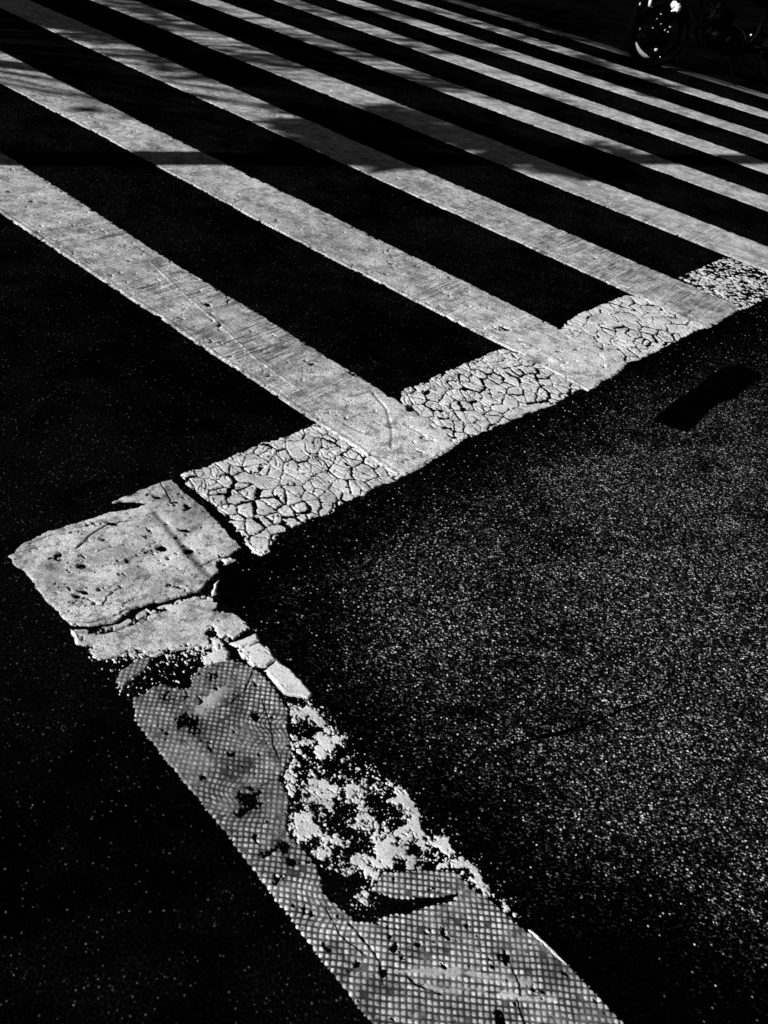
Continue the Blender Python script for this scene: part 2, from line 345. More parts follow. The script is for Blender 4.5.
for k, (up, lo) in enumerate(EDGES):
    P1 = ab(G(up)); P0 = ab(G(lo))
    P1 = P1[np.argsort(P1[:, 0])]; P0 = P0[np.argsort(P0[:, 0])]
    if k >= 2:                      # far stripes: straight through the traced points
        f1 = np.polyfit(P1[:, 0], P1[:, 1], 1); f0 = np.polyfit(P0[:, 0], P0[:, 1], 1)
        lim = lambda f: np.array([np.clip(f[0], -.02, .02), f[1] + (f[0] - np.clip(f[0], -.02, .02)) * P1[:, 0].mean()])
        e1 = (lambda a, f=lim(f1): np.polyval(f, a)); e0 = (lambda a, f=lim(f0): np.polyval(f, a))
    else:
        e1 = (lambda a, P=P1: np.interp(a, P[:, 0], P[:, 1])); e0 = (lambda a, P=P0: np.interp(a, P[:, 0], P[:, 1]))
    stripe_edge.append((e0, e1))
    amax = max(P1[:, 0].max(), P0[:, 0].max()) + 1.2
    amin = ENDS[k] - .04
    b0 = min(e0(amin), e0(amax)) - .04; b1 = max(e1(amin), e1(amax)) + .04
    st = [.0035, .004, .006, .008, .01, .012, .014, .016, .02][k]
    def fld(X, Y, A, B, k=k, e0=e0, e1=e1):
        r1 = (fbm(A * 60, B * 60, 3 + k, 4) - .5) * (.020 if k < 3 else .014)
        r0 = (fbm(A * 80 + 9, B * 80, 33 + k, 4) - .5) * .008
        wob = (fbm(A * 3, B * 0 + k, 60 + k, 2) - .5) * (.012 if k < 3 else .005)
        dn = B - e0(A) + r0 - wob; df = e1(A) - B + r1 - wob
        eb = 0
        if k in ENDPX:
            pa, pb = ab(G(ENDPX[k])); eb = pa[0] - ENDS[k] + (pb[0] - pa[0]) * np.clip((B - pa[1]) / (pb[1] - pa[1]), -.2, 1.2)
        de = A - ENDS[k] - eb - .02 * (vnoise(B * 9, B * 0, 70 + k) - .5) + (fbm(A * 90, B * 90, 50 + k) - .5) * .018
        if k == 1: de = de + .05 * (sm(2.93, 3.25, B) * .3)
        f = np.minimum(np.minimum(dn, df), de)
        ex = .0012 * (fbm(A * 7, B * 7, 90 + k, 3) - .5)
        sh = 1 - .14 * sm(.35, .75, fbm(A * 1.3, B * 2.0, 40 + k, 3))
        if k < 3: sh = sh * (1 - .45 * sm(.60, .72, fbm(A * 42, B * 42, 44 + k, 4)))
        # the thick rolled near edge catches the light
        if k in (0, 1, 2):
            c = .022 + .006 * vnoise(A * 4, B * 0, 5)
            ex = ex + .0020 * np.exp(-((dn - .006) / .005) ** 2) - .0012 * np.exp(-((dn - c) / .004) ** 2)
        if k == 0:
            # ridge and cracks near the end
            cr = G([(300, 335), (318, 352), (345, 378), (370, 402)]); d = seg_dist(X, Y, G([(150, 263), (178, 290), (215, 322), (256, 360), (300, 392)]))
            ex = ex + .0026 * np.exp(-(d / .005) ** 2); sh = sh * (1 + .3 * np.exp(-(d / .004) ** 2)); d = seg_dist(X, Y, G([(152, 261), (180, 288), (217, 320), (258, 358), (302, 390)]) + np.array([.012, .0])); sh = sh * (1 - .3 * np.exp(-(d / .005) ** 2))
            for pl in ([(352, 397), (372, 392), (386, 410), (392, 430), (390, 448)], [(348, 420), (362, 414), (378, 413)],
                       [(405, 425), (418, 432), (428, 442)], [(345, 425), (358, 432), (372, 436)], [(372, 455), (400, 462), (430, 456)]):
                d = seg_dist(X + .012 * (fbm(X * 30, Y * 30, 8) - .5), Y + .012 * (fbm(X * 30, Y * 30, 9) - .5), G(pl))
                ex = ex - .0018 * np.exp(-(d / .005) ** 2); f = np.minimum(f, d * .8 - .0016 + .004 * (fbm(A * 40, B * 40, 19) - .3)); sh = sh * (1 - .45 * np.exp(-(d / .005) ** 2))
            sh = sh * (1 + .38 * sm(2.0, 1.5, A)); ex = ex + .0014 * (fbm(A * 26, B * 26, 231, 4) - .5) * sm(2.3, 1.7, A)
            d = seg_dist(X, Y, G([(256, 262), (300, 290), (340, 310)]))
        if k == 1:
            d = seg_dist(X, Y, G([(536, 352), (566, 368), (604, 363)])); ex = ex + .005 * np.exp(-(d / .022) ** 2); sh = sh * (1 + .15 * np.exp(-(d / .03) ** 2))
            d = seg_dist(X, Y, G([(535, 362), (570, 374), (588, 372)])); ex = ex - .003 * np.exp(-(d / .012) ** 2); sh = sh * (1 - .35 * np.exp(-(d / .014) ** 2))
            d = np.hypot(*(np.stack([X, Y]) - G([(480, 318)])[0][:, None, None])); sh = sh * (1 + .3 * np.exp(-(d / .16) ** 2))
            sh = sh * (1 + .22 * sm(1.85, 1.5, A))
        if k == 2:
            d = B - e0(A); c = .045; ex = ex + .0016 * np.exp(-((d - c) / .005) ** 2)
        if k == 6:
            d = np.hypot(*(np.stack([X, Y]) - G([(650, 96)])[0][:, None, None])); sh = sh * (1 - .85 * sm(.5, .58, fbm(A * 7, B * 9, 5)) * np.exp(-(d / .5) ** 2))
        scf = .38 + .3 * sm(.5, .7, fbm(A * 1.1, B * 1.1, 200 + k, 2))
        for c, r in (((235, 340), .32), ((170, 300), .25), ((305, 385), .2), ((545, 335), .22), ((600, 270), .35), ((530, 240), .4), ((430, 280), .2), ((650, 225), .3), ((90, 240), .2)):
            g = G([c])[0]; scf = scf + .95 * np.exp(-(np.hypot(X - g[0], Y - g[1]) / r) ** 2)
        scf = np.clip(scf, 0, 1)
        if k < 2: scf = scf * sm(1.75, 2.0, A)
        # mottled grime, bare pinholes and pale worn spots, different on every stripe
        sh = sh * (1 + .34 * (fbm(A * 5, B * 9, 210 + k, 5) - .5) * 2)
        sh = sh * (1 - .30 * sm(.55, .70, fbm(A * 16 + k, B * 24, 220 + k, 5)))
        if k == 8:
            f = np.minimum(f, .012 + .030 * (fbm(A * 5, B * 5, 15, 4) - .5)); sh = sh * (.05 + .25 * sm(.45, .6, fbm(A * .7, B * 3, 16, 4)))  # farthest stripe: thinned and darkened to faint, uneven traces
        # chipped bits on the far edge and a few pits
        f = f - .02 * sm(.56, .72, fbm(A * 26, B * 26, 120 + k, 4)) * sm(.05, .0, df) - .014 * sm(.58, .72, fbm(A * 30, B * 30, 130 + k, 4)) * sm(.03, .0, dn)
        if k < 4: f = np.minimum(f, .004 - .02 * sm(.70, .78, fbm(A * 34, B * 34, 140 + k, 4)) + .05 * sm(.74, .70, fbm(A * 34, B * 34, 140 + k, 4)))
        return f, ex, sh, scf
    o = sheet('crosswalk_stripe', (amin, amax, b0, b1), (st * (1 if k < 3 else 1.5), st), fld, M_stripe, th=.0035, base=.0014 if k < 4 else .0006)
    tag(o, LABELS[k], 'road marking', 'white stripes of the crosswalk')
    if k == 0: S1 = (e0, e1)

# ------------------------------------------------------------------ the cracked line across the stripe ends
def crackle(poly, cell, gap, seed, drop=.03, fine=0.0, rag=.012, th=.0028, extra=None, ani=1.3, rot=.3):
    P = G(poly)
    def fld(X, Y, A, B):
        f = sdf(X, Y, P) + (fbm(A * 45, B * 45, seed, 4) - .5) * rag * 2
        wx = A + (fbm(A * 20, B * 20, seed + 1, 5) - .5) * cell * .7; wy = B + (fbm(A * 20 + 5, B * 20, seed + 2, 5) - .5) * cell * .7
        c, s = math.cos(rot), math.sin(rot); ux = (wx * c + wy * s) / cell / ani; uy = (-wx * s + wy * c) / cell
        wid = gap * (.6 + 1.0 * sm(.35, .75, fbm(A * 9, B * 9, seed + 7, 3)))
        D, H, cid = crack_cells(ux, uy, seed, 1.25, .10, wid / cell)
        ed = D * cell + (fbm(A * 150, B * 150, seed + 3, 3) - .5) * gap * .9
        f = np.minimum(f, ed)
        f = np.where(cid > 1 - drop, np.minimum(f, -.012 + .02 * fbm(A * 90, B * 90, seed + 4)), f)
        f = f - .010 * sm(.70, .80, fbm(A * 55, B * 55, seed + 14, 3))
        D2, H2, c2 = crack_cells(ux * 1.9 + 3, uy * 1.9, seed + 20, 1.0, .45, wid * 0 + .02)
        mask = sm(.42, .58, fbm(A * 7, B * 7, seed + 9))
        hair = D2 * cell / 1.9
        f = np.minimum(f, np.where(mask > .8, hair - gap * .10, 1))
        sh = (.94 + .16 * cid) * (1 - .16 * sm(.4, .7, fbm(A * 25, B * 25, seed + 12)))
        sh = sh * (1 - .55 * np.exp(-(hair / .0012) ** 2) * (1 - mask * .5)) * (1 - .35 * np.exp(-(H * cell / .0012) ** 2))
        sh = sh * (.72 + .28 * sm(0, .0035, f))
        ex = .0005 * (cid - .5) + .0006 * (fbm(A * 40, B * 40, seed + 5) - .5)
        if extra: f, ex, sh = extra(X, Y, A, B, f, ex, sh)
        return f, ex, sh
    q = ab(P); m = .02
    return fld, (q[:, 0].min() - m, q[:, 0].max() + m, q[:, 1].min() - m, q[:, 1].max() + m)
seg_labels = ['block of cracked white paint between the corner slab and the nearest stripe',
              'block of cracked white paint between the nearest stripe and the second stripe',
              'block of finely cracked white paint between the second and third stripes',
              'dark, mostly flaked block of white paint between the third and fourth stripes']
blocks = [
 ([(182,475),(192,471),(223,460),(246,451),(267,442),(281,439),(298,432),(314,424),(350,440),(405,474),(396,481),(383,485),(343,504),(328,514),(312,518),(296,527),(278,534),(270,545),(258,551),(249,545),(236,527),(214,505),(199,494),(187,487)], .041, .0056, 211, .015, .0017),
 ([(404,389),(420,384),(430,382),(433,377),(444,373),(471,362),(489,353),(503,349),(560,368),(600,385),(580,389),(555,404),(512,420),(463,440),(440,430),(400,400)], .043, .0062, 307, .02, .0019),
 ([(566,323),(579,314),(602,305),(627,295),(670,305),(712,326),(694,332),(659,350),(640,359),(625,362),(608,368),(584,354),(556,336)], .052, .0062, 419, .01, .0022),
 ([(679,278),(700,268),(727,257),(790,262),(800,290),(768,297),(745,309),(733,312),(700,290)], .030, .010, 523, .14, .0024)]
line = empty('broken_edge_line', (0, 0, 0), label='broken white line of cracked paint blocks running under the ends of the stripes', cat='road marking')
for i, (poly, cell, gap, seed, drop, stp) in enumerate(blocks):
    fld, bd = crackle(poly, cell, gap, seed, drop)
    o = sheet('paint_block', bd, (stp, stp), fld, M_old, th=.0024, base=.0004, parent=line)
    o['label'] = seg_labels[i]

# ------------------------------------------------------------------ the corner slab
slabA = [(8,557),(25,543),(47,532),(83,522),(110,513),(128,511),(150,504),(140,502),(113,503),(116,500),(133,494),(160,483),(172,480),(182,490),(190,497),(207,510),(230,537),(241,548),(230,556),(218,563),(218,573),(212,578),(200,591),(180,598),(157,603),(133,609),(123,618),(110,624),(93,627),(72,625),(63,617),(53,607),(40,593),(27,573),(13,563)]
slabB = [(74,630),(84,630),(92,632),(102,628),(119,624),(135,615),(148,608),(173,603),(197,597),(213,596),(221,603),(217,609),(233,614),(248,625),(250,631),(228,642),(219,635),(211,630),(208,646),(194,649),(178,651),(156,657),(131,653),(112,660),(97,659),(88,648),(78,644)]
chips = [[(229,644),(256,634),(260,641),(240,649)], [(238,650),(259,643),(270,651),(276,659),(266,667),(255,668),(242,658)],
         [(264,671),(277,661),(291,670),(304,684),(312,694),(308,699),(294,696),(284,695)], [(203,657),(222,648),(230,652),(228,663),(204,665)],
         [(263,648),(267,646),(272,651),(268,653)], [(249,545),(258,549),(268,545),(270,551),(262,556),(252,553)], [(213,641),(219,638),(224,645),(218,652),(212,648)], [(70,629),(76,631),(84,644),(77,645)],
         [(214,584),(219,580),(216,594),(212,596)], [(222,560),(230,557),(236,560),(226,565)]]
random.seed(3)
slab_cracks = [([(77,548),(84,543),(88,537),(98,531),(113,524),(124,522),(133,521)], .0035), ([(200,567),(216,560),(230,556),(241,549)], .003),
               ([(160,482),(167,494),(171,502)], .0022), ([(60,622),(90,622),(110,619),(130,609)], .0022),
               ([(103,607),(108,598),(116,592),(124,588)], .0013), ([(103,607),(112,604),(122,606),(134,600)], .0013), ([(88,600),(97,606),(103,607)], .0013),
               ([(30,545),(52,536),(70,535),(84,531)], .0013), ([(8,556),(40,548),(60,546),(77,548)], .0009)]
slab_holes = [((82,567),.012,.006),((103,540),.006,.003),((113,524),.016,.005),((128,561),.005,.004),((162,549),.013,.006),((168,559),.004,.003),((189,552),.011,.008),((176,538),.005,.004),
              ((77,597),.010,.005),((84,592),.014,.004),((177,588),.006,.003),((186,531),.015,.005),((158,498),.010,.004),((150,531),.006,.004),((60,560),.004,.003),((100,590),.004,.003),((120,575),.003,.002)]
slab = empty('corner_slab', tuple(G([(130, 570)])[0]) + (0,), label='thick rough slab of white paint at the corner of the line, split by a crack', cat='road marking')
slab_off = np.array(list(slab.location[:2]))
def slab_field(P, seed, main):
    def fld(X, Y, A, B):
        f = sdf(X, Y, P) + (fbm(A * 55, B * 55, seed, 4) - .5) * .014
        ex = .0030 * (fbm(A * 12, B * 12, seed + 1, 5) - .5) + .0012 * (fbm(A * 70, B * 70, seed + 21, 4) - .5)
        sh = 1.10 - .34 * sm(.32, .68, fbm(A * 10, B * 10, seed + 2, 5)) 
        wx = X + .010 * (fbm(X * 40, Y * 40, 8) - .5); wy = Y + .010 * (fbm(X * 40, Y * 40, 9) - .5)
        if main:
            for pl, wd in slab_cracks:
                d = seg_dist(wx, wy, G(pl)); f = np.minimum(f, d - wd * .55 * (.2 + 1.3 * fbm(A * 40, B * 40, 4, 2)))
            for c, ra, rb in slab_holes:
                g = G([c])[0]; dx = wx - g[0]; dy = wy - g[1]
                d = np.sqrt((dx / ra) ** 2 + (dy / (rb * 1.5)) ** 2) - 1
                f = np.minimum(f, d * rb * .6 * (1.4 - fbm(X * 160, Y * 160, 12)))
            # trough between the two halves
            d = seg_dist(X, Y, G([(155, 514), (166, 526), (184, 548), (202, 569), (214, 580)]))
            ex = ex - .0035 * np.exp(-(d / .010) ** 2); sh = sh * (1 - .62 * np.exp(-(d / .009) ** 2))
            # paint worn through in the upper corner
            d = np.hypot(*(np.stack([X, Y]) - G([(179, 503)])[0][:, None, None]))
            f = np.minimum(f, .004 - .016 * sm(.085, .02, d) * sm(.40, .62, fbm(A * 38, B * 38, 31, 4)) + .05 * sm(.03, .085, d))
            sh = sh * (1 - .3 * sm(.12, .03, d))
            d = seg_dist(X, Y, G([(200, 520), (225, 545)])); sh = sh * (1 - .12 * sm(.08, .02, d))
            # left side dirtier stripes
            sh = sh * (1 - .28 * sm(.5, .7, fbm(X * 30, Y * 6, 77, 3)) * sm(.22, .05, np.hypot(X - G([(30, 555)])[0][0], Y - G([(30, 555)])[0][1])))
            f = f - .012 * sm(.70, .80, fbm(A * 60, B * 60, 88, 3))
        else:
            d = sdf(X, Y, P)
            dc = seg_dist(wx, wy, G([(98, 634), (118, 631), (136, 624), (150, 615), (168, 610)])); f = np.minimum(f, dc - .0022 * fbm(A * 40, B * 40, 4, 2))
            f = f - .022 * sm(.03, .0, d) * sm(.5, .62, fbm(A * 60, B * 60, seed + 6, 3))
            f = f - .014 * sm(.66, .78, fbm(A * 60, B * 60, seed + 8, 3))
            sh = sh * 1.12
        h1, h2, hid = voro(A * 60 + 6 * fbm(A * 20, B * 20, 3), B * 60, seed + 3)
        hm = sm(.56, .66, fbm(A * 9, B * 9, seed + 11, 2))
        sh = sh * (1 - .6 * hm * sm(.10, .02, (h2 - h1)))
        sh = sh * (.70 + .6 * fbm(A * 140, B * 140, seed + 31, 3)) * (1 - .5 * sm(.56, .70, fbm(A * 75, B * 50, seed + 33, 4))) * (1 - .25 * sm(.5, .66, fbm(A * 18, B * 30, seed + 35, 4)))
        sh = sh * (.7 + .3 * sm(0, .004, f))
        return f, ex, sh
    return fld
def bnd(P, m=.02):
    q = ab(P); return (q[:, 0].min() - m, q[:, 0].max() + m, q[:, 1].min() - m, q[:, 1].max() + m)
def shift(o, root):
    n = len(o.data.vertices); v = np.zeros(n * 3, np.float32); o.data.vertices.foreach_get('co', v)
    v = v.reshape(-1, 3); v[:, 0] -= root.location.x; v[:, 1] -= root.location.y; o.data.vertices.foreach_set('co', v.ravel())
o = sheet('main_slab', bnd(G(slabA)), (.0017, .0017), slab_field(G(slabA), 611, True), M_slab, th=.0038, base=.0004, parent=slab, slope=2.2); shift(o, slab)
o = sheet('lower_slab', bnd(G(slabB)), (.0016, .0016), slab_field(G(slabB), 641, False), M_slab, th=.0038, base=.0004, parent=slab, slope=2.0); shift(o, slab)
for i, c in enumerate(chips):
    def cf(X, Y, A, B, P=G(c), i=i):
        f = sdf(X, Y, P) + (fbm(A * 70, B * 70, 700 + i, 4) - .5) * .008 - .010 * sm(.68, .8, fbm(A * 70, B * 70, 720 + i, 3))
        return f, .002 * (fbm(A * 22, B * 22, 730 + i) - .5), (1.18 - .15 * fbm(A * 30, B * 30, 740 + i)) * (.7 + .3 * sm(0, .004, f))
    o = sheet('paint_chip', bnd(G(c), .01), (.0014, .0014), cf, M_flake, th=.004, base=.0007, parent=slab); shift(o, slab)

# ------------------------------------------------------------------ the tread-patterned strip
stripT = [(133,698),(147,693),(153,687),(162,684),(181,690),(192,687),(194,674),(206,665),(231,659),(237,660),(262,674),(276,690),(288,709),(287,727),(292,756),(284,770),(279,780),(290,800),(287,827),(290,838),(305,852),(319,870),(323,892),(335,905),(349,915),(355,922),(377,922),(383,916),(409,913),(426,907),(452,902),(459,893),(440,897),(412,898),(392,897),(372,891),(383,872),(418,871),(456,871),(469,886),(494,904),(519,926),(544,945),(569,967),(594,992),(623,1023)]
tl = [(372,1024),(326,966),(303,935),(274,897),(240,852),(219,824),(191,790),(162,756),(136,721)]
gT = G(stripT); gL = G(tl)
extR = gT[-1] + (gT[-1] - gT[-5]) / np.linalg.norm(gT[-1] - gT[-5]) * .35
extL = gL[0] + (gL[0] - gL[3]) / np.linalg.norm(gL[0] - gL[3]) * .35
PT = np.vstack([gT, [extR], [extL], gL])
L_E = np.array([[.01135 * math.cos(.07), .0116 * math.cos(-1.475)], [.01135 * math.sin(.07), .0116 * math.sin(-1.475)]]); L_I = np.linalg.inv(L_E)
def tread(X, Y, seed=0):
    wx = X + .004 * (fbm(X * 9, Y * 9, 801, 3) - .5) * 2; wy = Y + .004 * (fbm(X * 9, Y * 9, 802, 3) - .5) * 2
    for c, r, s in (((268, 732), .05, .016), ((235, 800), .05, .014), ((330, 905), .05, .012)):
        g = G([c])[0]; d = np.exp(-(np.hypot(X - g[0], Y - g[1]) / r) ** 2)
        wx = wx + s * d * np.sin((Y - g[1]) * 70); wy = wy + s * .7 * d
    p = L_I[0, 0] * wx + L_I[0, 1] * wy; q = L_I[1, 0] * wx + L_I[1, 1] * wy
    u = np.abs(p - np.floor(p) - .5) * 2; v = np.abs(q - np.floor(q) - .5) * 2
    cid = _h(np.floor(p), np.floor(q), 31)
    dot = 1 - np.maximum(u, v) ** 1.0
    jit = _h(np.floor(p), np.floor(q), 77)
    rr = 1 - (u ** 3.2 + v ** 3.2) ** (1 / 3.2) + .10 * (jit - .5) + .16 * (fbm(X * 190, Y * 190, 806, 2) - .5)
    return rr, cid
blot = [((189,721),12,1),((195,731),8,.8),((256,717),6,1),((204,778),4,1),((250,802),13,1),((240,812),8,.8),((503,957),8,1),((500,1021),9,1),((286,848),7,1),((292,862),6,.8),((214,676),9,.7),((168,697),7,.7),((330,890),9,.6),((340,870),5,.6),((236,680),5,.5),((418,945),3,1),((390,937),4,.8)]
def strip_field(X, Y, A, B):
    f = sdf(X, Y, PT)
    rr, cid = tread(X, Y)
    f = f + (fbm(A * 50, B * 50, 820, 4) - .5) * .007 + (rr - .35) * .005 * sm(.012, 0, np.abs(f))
    f = np.minimum(f, .004 - .02 * sm(.72, .80, fbm(A * 45, B * 45, 823, 4)) + .05 * sm(.76, .70, fbm(A * 45, B * 45, 823, 4)))
    top = sm(.24, .44, rr + .22 * (fbm(A * 230, B * 230, 807, 2) - .5)) * np.where(cid < .035, .15, 1)
    worn = fbm(A * 7, B * 7, 830, 4)
    ex = .0011 * top + .0016 * (fbm(A * 12, B * 12, 840, 3) - .5)
    grout = .075 + .20 * sm(.40, .70, fbm(A * 16, B * 16, 835, 4))
    bright = .80 + .42 * sm(.3, .65, fbm(A * 5, B * 5, 833, 3))
    near = sm(G([(300, 800)])[0][1], G([(420, 930)])[0][1], Y)
    bright = bright * (.80 + .28 * near)
    sh = grout + np.maximum(bright * (.88 + .5 * (cid - .5)) - .16 * sm(.45, .68, worn) - grout, .24) * top
    sh = sh * (.40 + 1.2 * fbm(A * 120, B * 120, 850, 3)) * (1 - .55 * sm(.62, .74, fbm(A * 30, B * 30, 852, 4)))
    sh = np.maximum(sh, .05)
    # brighter towards the near end
    # scuffs that smear the pattern flat
    for pl, wd, br in (([(419,985),(445,991),(480,993),(520,997),(556,1001)], .006, 1.0), ([(400,972),(450,969),(512,965)], .003, .6), ([(425,974),(470,975),(530,985)], .008, .5), ([(208,700),(225,690),(238,684)], .012, .55), ([(200,712),(214,700)], .015, .5)):
        d = seg_dist(X + .006 * (fbm(X * 30, Y * 30, 5) - .5), Y + .006 * (fbm(X * 30, Y * 30, 6) - .5), G(pl)); e = np.exp(-(d / wd) ** 2)
        e = e * sm(.34, .56, fbm(A * 40, B * 40, 824, 4)); sh = sh * (1 - e) + e * (.60 + .3 * br); ex = ex * (1 - e) + e * .0018
    for pl, wd in (([(408,978),(416,986),(440,995)], .003), ([(512,967),(519,985),(520,995)], .002), ([(350,925),(368,945),(380,965),(382,985)], .0025), ([(325,905),(340,935),(365,955)], .002), ([(278,780),(262,785),(245,788)], .0018), ([(253,672),(246,690),(230,705),(218,708)], .0018), ([(262,700),(270,722),(274,745),(280,760)], .002), ([(517,1000),(520,1012),(528,1030)], .0015)):
        d = seg_dist(X + .008 * (fbm(X * 50, Y * 50, 15) - .5), Y + .008 * (fbm(X * 50, Y * 50, 16) - .5), G(pl))
        f = np.minimum(f, d - wd * 2.6 * (fbm(A * 60, B * 60, 17) - .42)); sh = sh * (1 - .5 * np.exp(-(d / .004) ** 2))
    for c, r, k in blot:
        g = G([c])[0]; rm = r * .0020
        d = np.hypot(X - g[0], Y - g[1]) + (fbm(X * 60, Y * 60, 860, 4) - .5) * rm * 1.6
        f = np.minimum(f, (d - rm * .8) + .014 * (1 - k) + .02 * (rr > .5) * sm(.45, .6, fbm(A * 50, B * 50, 870)))
        sh = sh * (1 - .4 * sm(rm * 2, rm * .6, d))
    return f, ex, sh
strip = empty('tread_strip', tuple(G([(330, 860)])[0]) + (0,), label='strip of white marking embossed with small square studs, leading down from the corner slab', cat='road marking')
q = ab(PT)
o = sheet('studded_sheet', bnd(PT, .01), (.0016, .0016), strip_field, M_tread, th=.0026, base=.0004, parent=strip, slope=1.2); shift(o, strip)
torn = G([(116,681),(122,671),(141,659),(152,656),(150,664),(146,669),(131,681),(122,688)])
def torn_f(X, Y, A, B):
    rr, cid = tread(X, Y); top = sm(.14, .42, rr); f = sdf(X, Y, torn) + (fbm(A * 60, B * 60, 881) - .5) * .010
    return f, .0013 * top, .18 + .38 * top
o = sheet('torn_piece', bnd(torn, .01), (.0016, .0016), torn_f, M_tread, th=.0026, base=.0004, parent=strip, slope=1.2); shift(o, strip)
# old paint flaking off along the strip
PK = G([(289,699),(300,697),(315,706),(328,719),(344,735),(357,755),(369,765),(385,779),(401,787),(413,801),(421,815),(420,828),(432,838),(440,832),(450,838),(452,848),(472,864),(480,874),(489,888),(496,895),(505,901),(514,911),(519,919),(512,918),(503,910),(494,901),(486,896),(470,884),(457,869),(420,869),(384,868),(372,888),(368,905),(352,905),(356,886),(340,872),(318,862),(304,848),(290,832),(291,800),(283,778),(293,757),(290,727)])
def flake_f(X, Y, A, B):
    s = sdf(X, Y, PK)
    wx = A + .012 * (fbm(A * 30, B * 30, 901, 3) - .5); wy = B + .012 * (fbm(A * 30, B * 30, 902, 3) - .5)
    n1 = fbm(wx * 34, wy * 34, 903, 4); n2 = fbm(A * 130, B * 130, 904, 3)
    g1, g2, gid = voro(wx * 48, wy * 48, 905)
    v = (n1 - .50) * 1.1 + (n2 - .5) * .60 + (fbm(A * 320, B * 320, 908, 2) - .5) * .34 - .10 * sm(.12, .02, np.abs(fbm(A * 38, B * 38, 915, 3) - .5) * 2) - .13 * sm(.2, .03, g2 - g1) 
    # bare ground round the ring and along the crescent-shaped hole
    for c, r, k in (((394,814),9,.5),((385,800),9,.22),((360,840),10,.25),((345,866),9,.2),((425,858),8,.15),((330,775),10,.12),((440,850),6,.25)):
        g = G([c])[0]; v = v - k * np.exp(-(np.hypot(X - g[0], Y - g[1]) / (r * .0021)) ** 2)
    for c, r, k in (((305,825),13,.20),((324,800),10,.22),((350,792),12,.2),((385,850),11,.3),((410,858),12,.32),((358,862),10,.15),((340,742),12,.2),((300,712),10,.2),((445,843),7,.35),((462,862),7,.3),((480,880),5,.3),((507,905),5,.42),((514,914),3,.35),((362,898),6,.3),((320,784),7,.2)):
        g = G([c])[0]; v = v + k * np.exp(-(np.hypot(X - g[0], Y - g[1]) / (r * .0021)) ** 2)
    d = seg_dist(X, Y, G([(388,801),(396,799),(405,801),(413,808),(417,816),(415,824),(404,830),(398,833)]))
    v = v + .45 * np.exp(-(d / .008) ** 2)
    g3 = fbm(A * 210, B * 210, 909, 3)
    up = sm(G([(320, 790)])[0][1], G([(330, 745)])[0][1], Y)
    v = v + .01 - .10 * up
    for px_, py_, r in ((291,706,4),(307,708,6),(303,716,4),(296,722,4),(322,723,6),(330,730,5),(338,738,7),(327,745,6),(320,735,3.5),(296,737,5),(303,743,4),(311,742,4),(317,752,5),(307,757,3.5),(332,757,4.5),(349,757,4),(342,761,3.5),(300,752,3.5),(313,714,4),(294,766,4),(290,780,4)):
        g = G([(px_, py_)])[0]; v = v + .42 * up * np.exp(-(np.hypot(X - g[0], Y - g[1]) / (r * .0021)) ** 2)
    crumb = (g3 - .735 - .10 * sm(.0, -.03, s)) * .02          # loose crumbs lying round the edge
    f = np.maximum(np.minimum(s + (n2 - .5) * .02, v * .03), np.minimum(crumb, s + .035))
    return f, .0012 * (n1 - .5), (.86 + .45 * (n2 - .3)) * (.6 + .4 * sm(0, .003, f))
o = sheet('flaking_paint', bnd(PK, .01), (.0015, .0015), flake_f, M_flake, th=.0026, base=.0003, parent=strip, slope=1.5)
shift(o, strip); o['label'] = 'white paint flaking off the asphalt beside the studded strip'
# the strip's lifted rim, a bright thread along its right edge
PR_ = G([(526,928),(534,932),(545,942),(556,953),(567,964),(571,970),(564,966),(552,955),(541,944),(531,935)])
o = sheet('lifted_edge', bnd(PR_, .01), (.0012, .0012), lambda X, Y, A, B: (sdf(X, Y, PR_) - .0012 + (fbm(A * 60, B * 60, 961) - .5) * .006, .0018 + 0 * X, (.75 + .5 * fbm(A * 60, B * 60, 962)) + 0 * X), M_flake, th=.0026, base=.0008, parent=strip, slope=2); shift(o, strip)
# crumbled paint between the slab and the strip
PC = G([(88,650),(130,655),(178,652),(208,648),(214,640),(222,650),(205,664),(190,690),(160,684),(135,697),(110,690),(112,672),(98,662)])
def crumb_f(X, Y, A, B):
    s = sdf(X, Y, PC); g1 = fbm(A * 150, B * 150, 951, 4); g2 = fbm(A * 28, B * 28, 952, 3)
    top = G([(150, 655)])[0]; 
    lead = sm(.055, .0, seg_dist(X, Y, G([(92, 652), (130, 655), (178, 653), (205, 650), (212, 638), (226, 645)])))
    f = np.minimum(s + .01, (g1 - .71 + .26 * lead * (g2 + .2)) * .025)
    return f, .0010 * (g1 - .5), .75 + .5 * (g1 - .4)
o = sheet('paint_crumbs', bnd(PC, .01), (.0014, .0014), crumb_f, M_flake, th=.0022, base=.0003, parent=slab, slope=1.5); shift(o, slab)

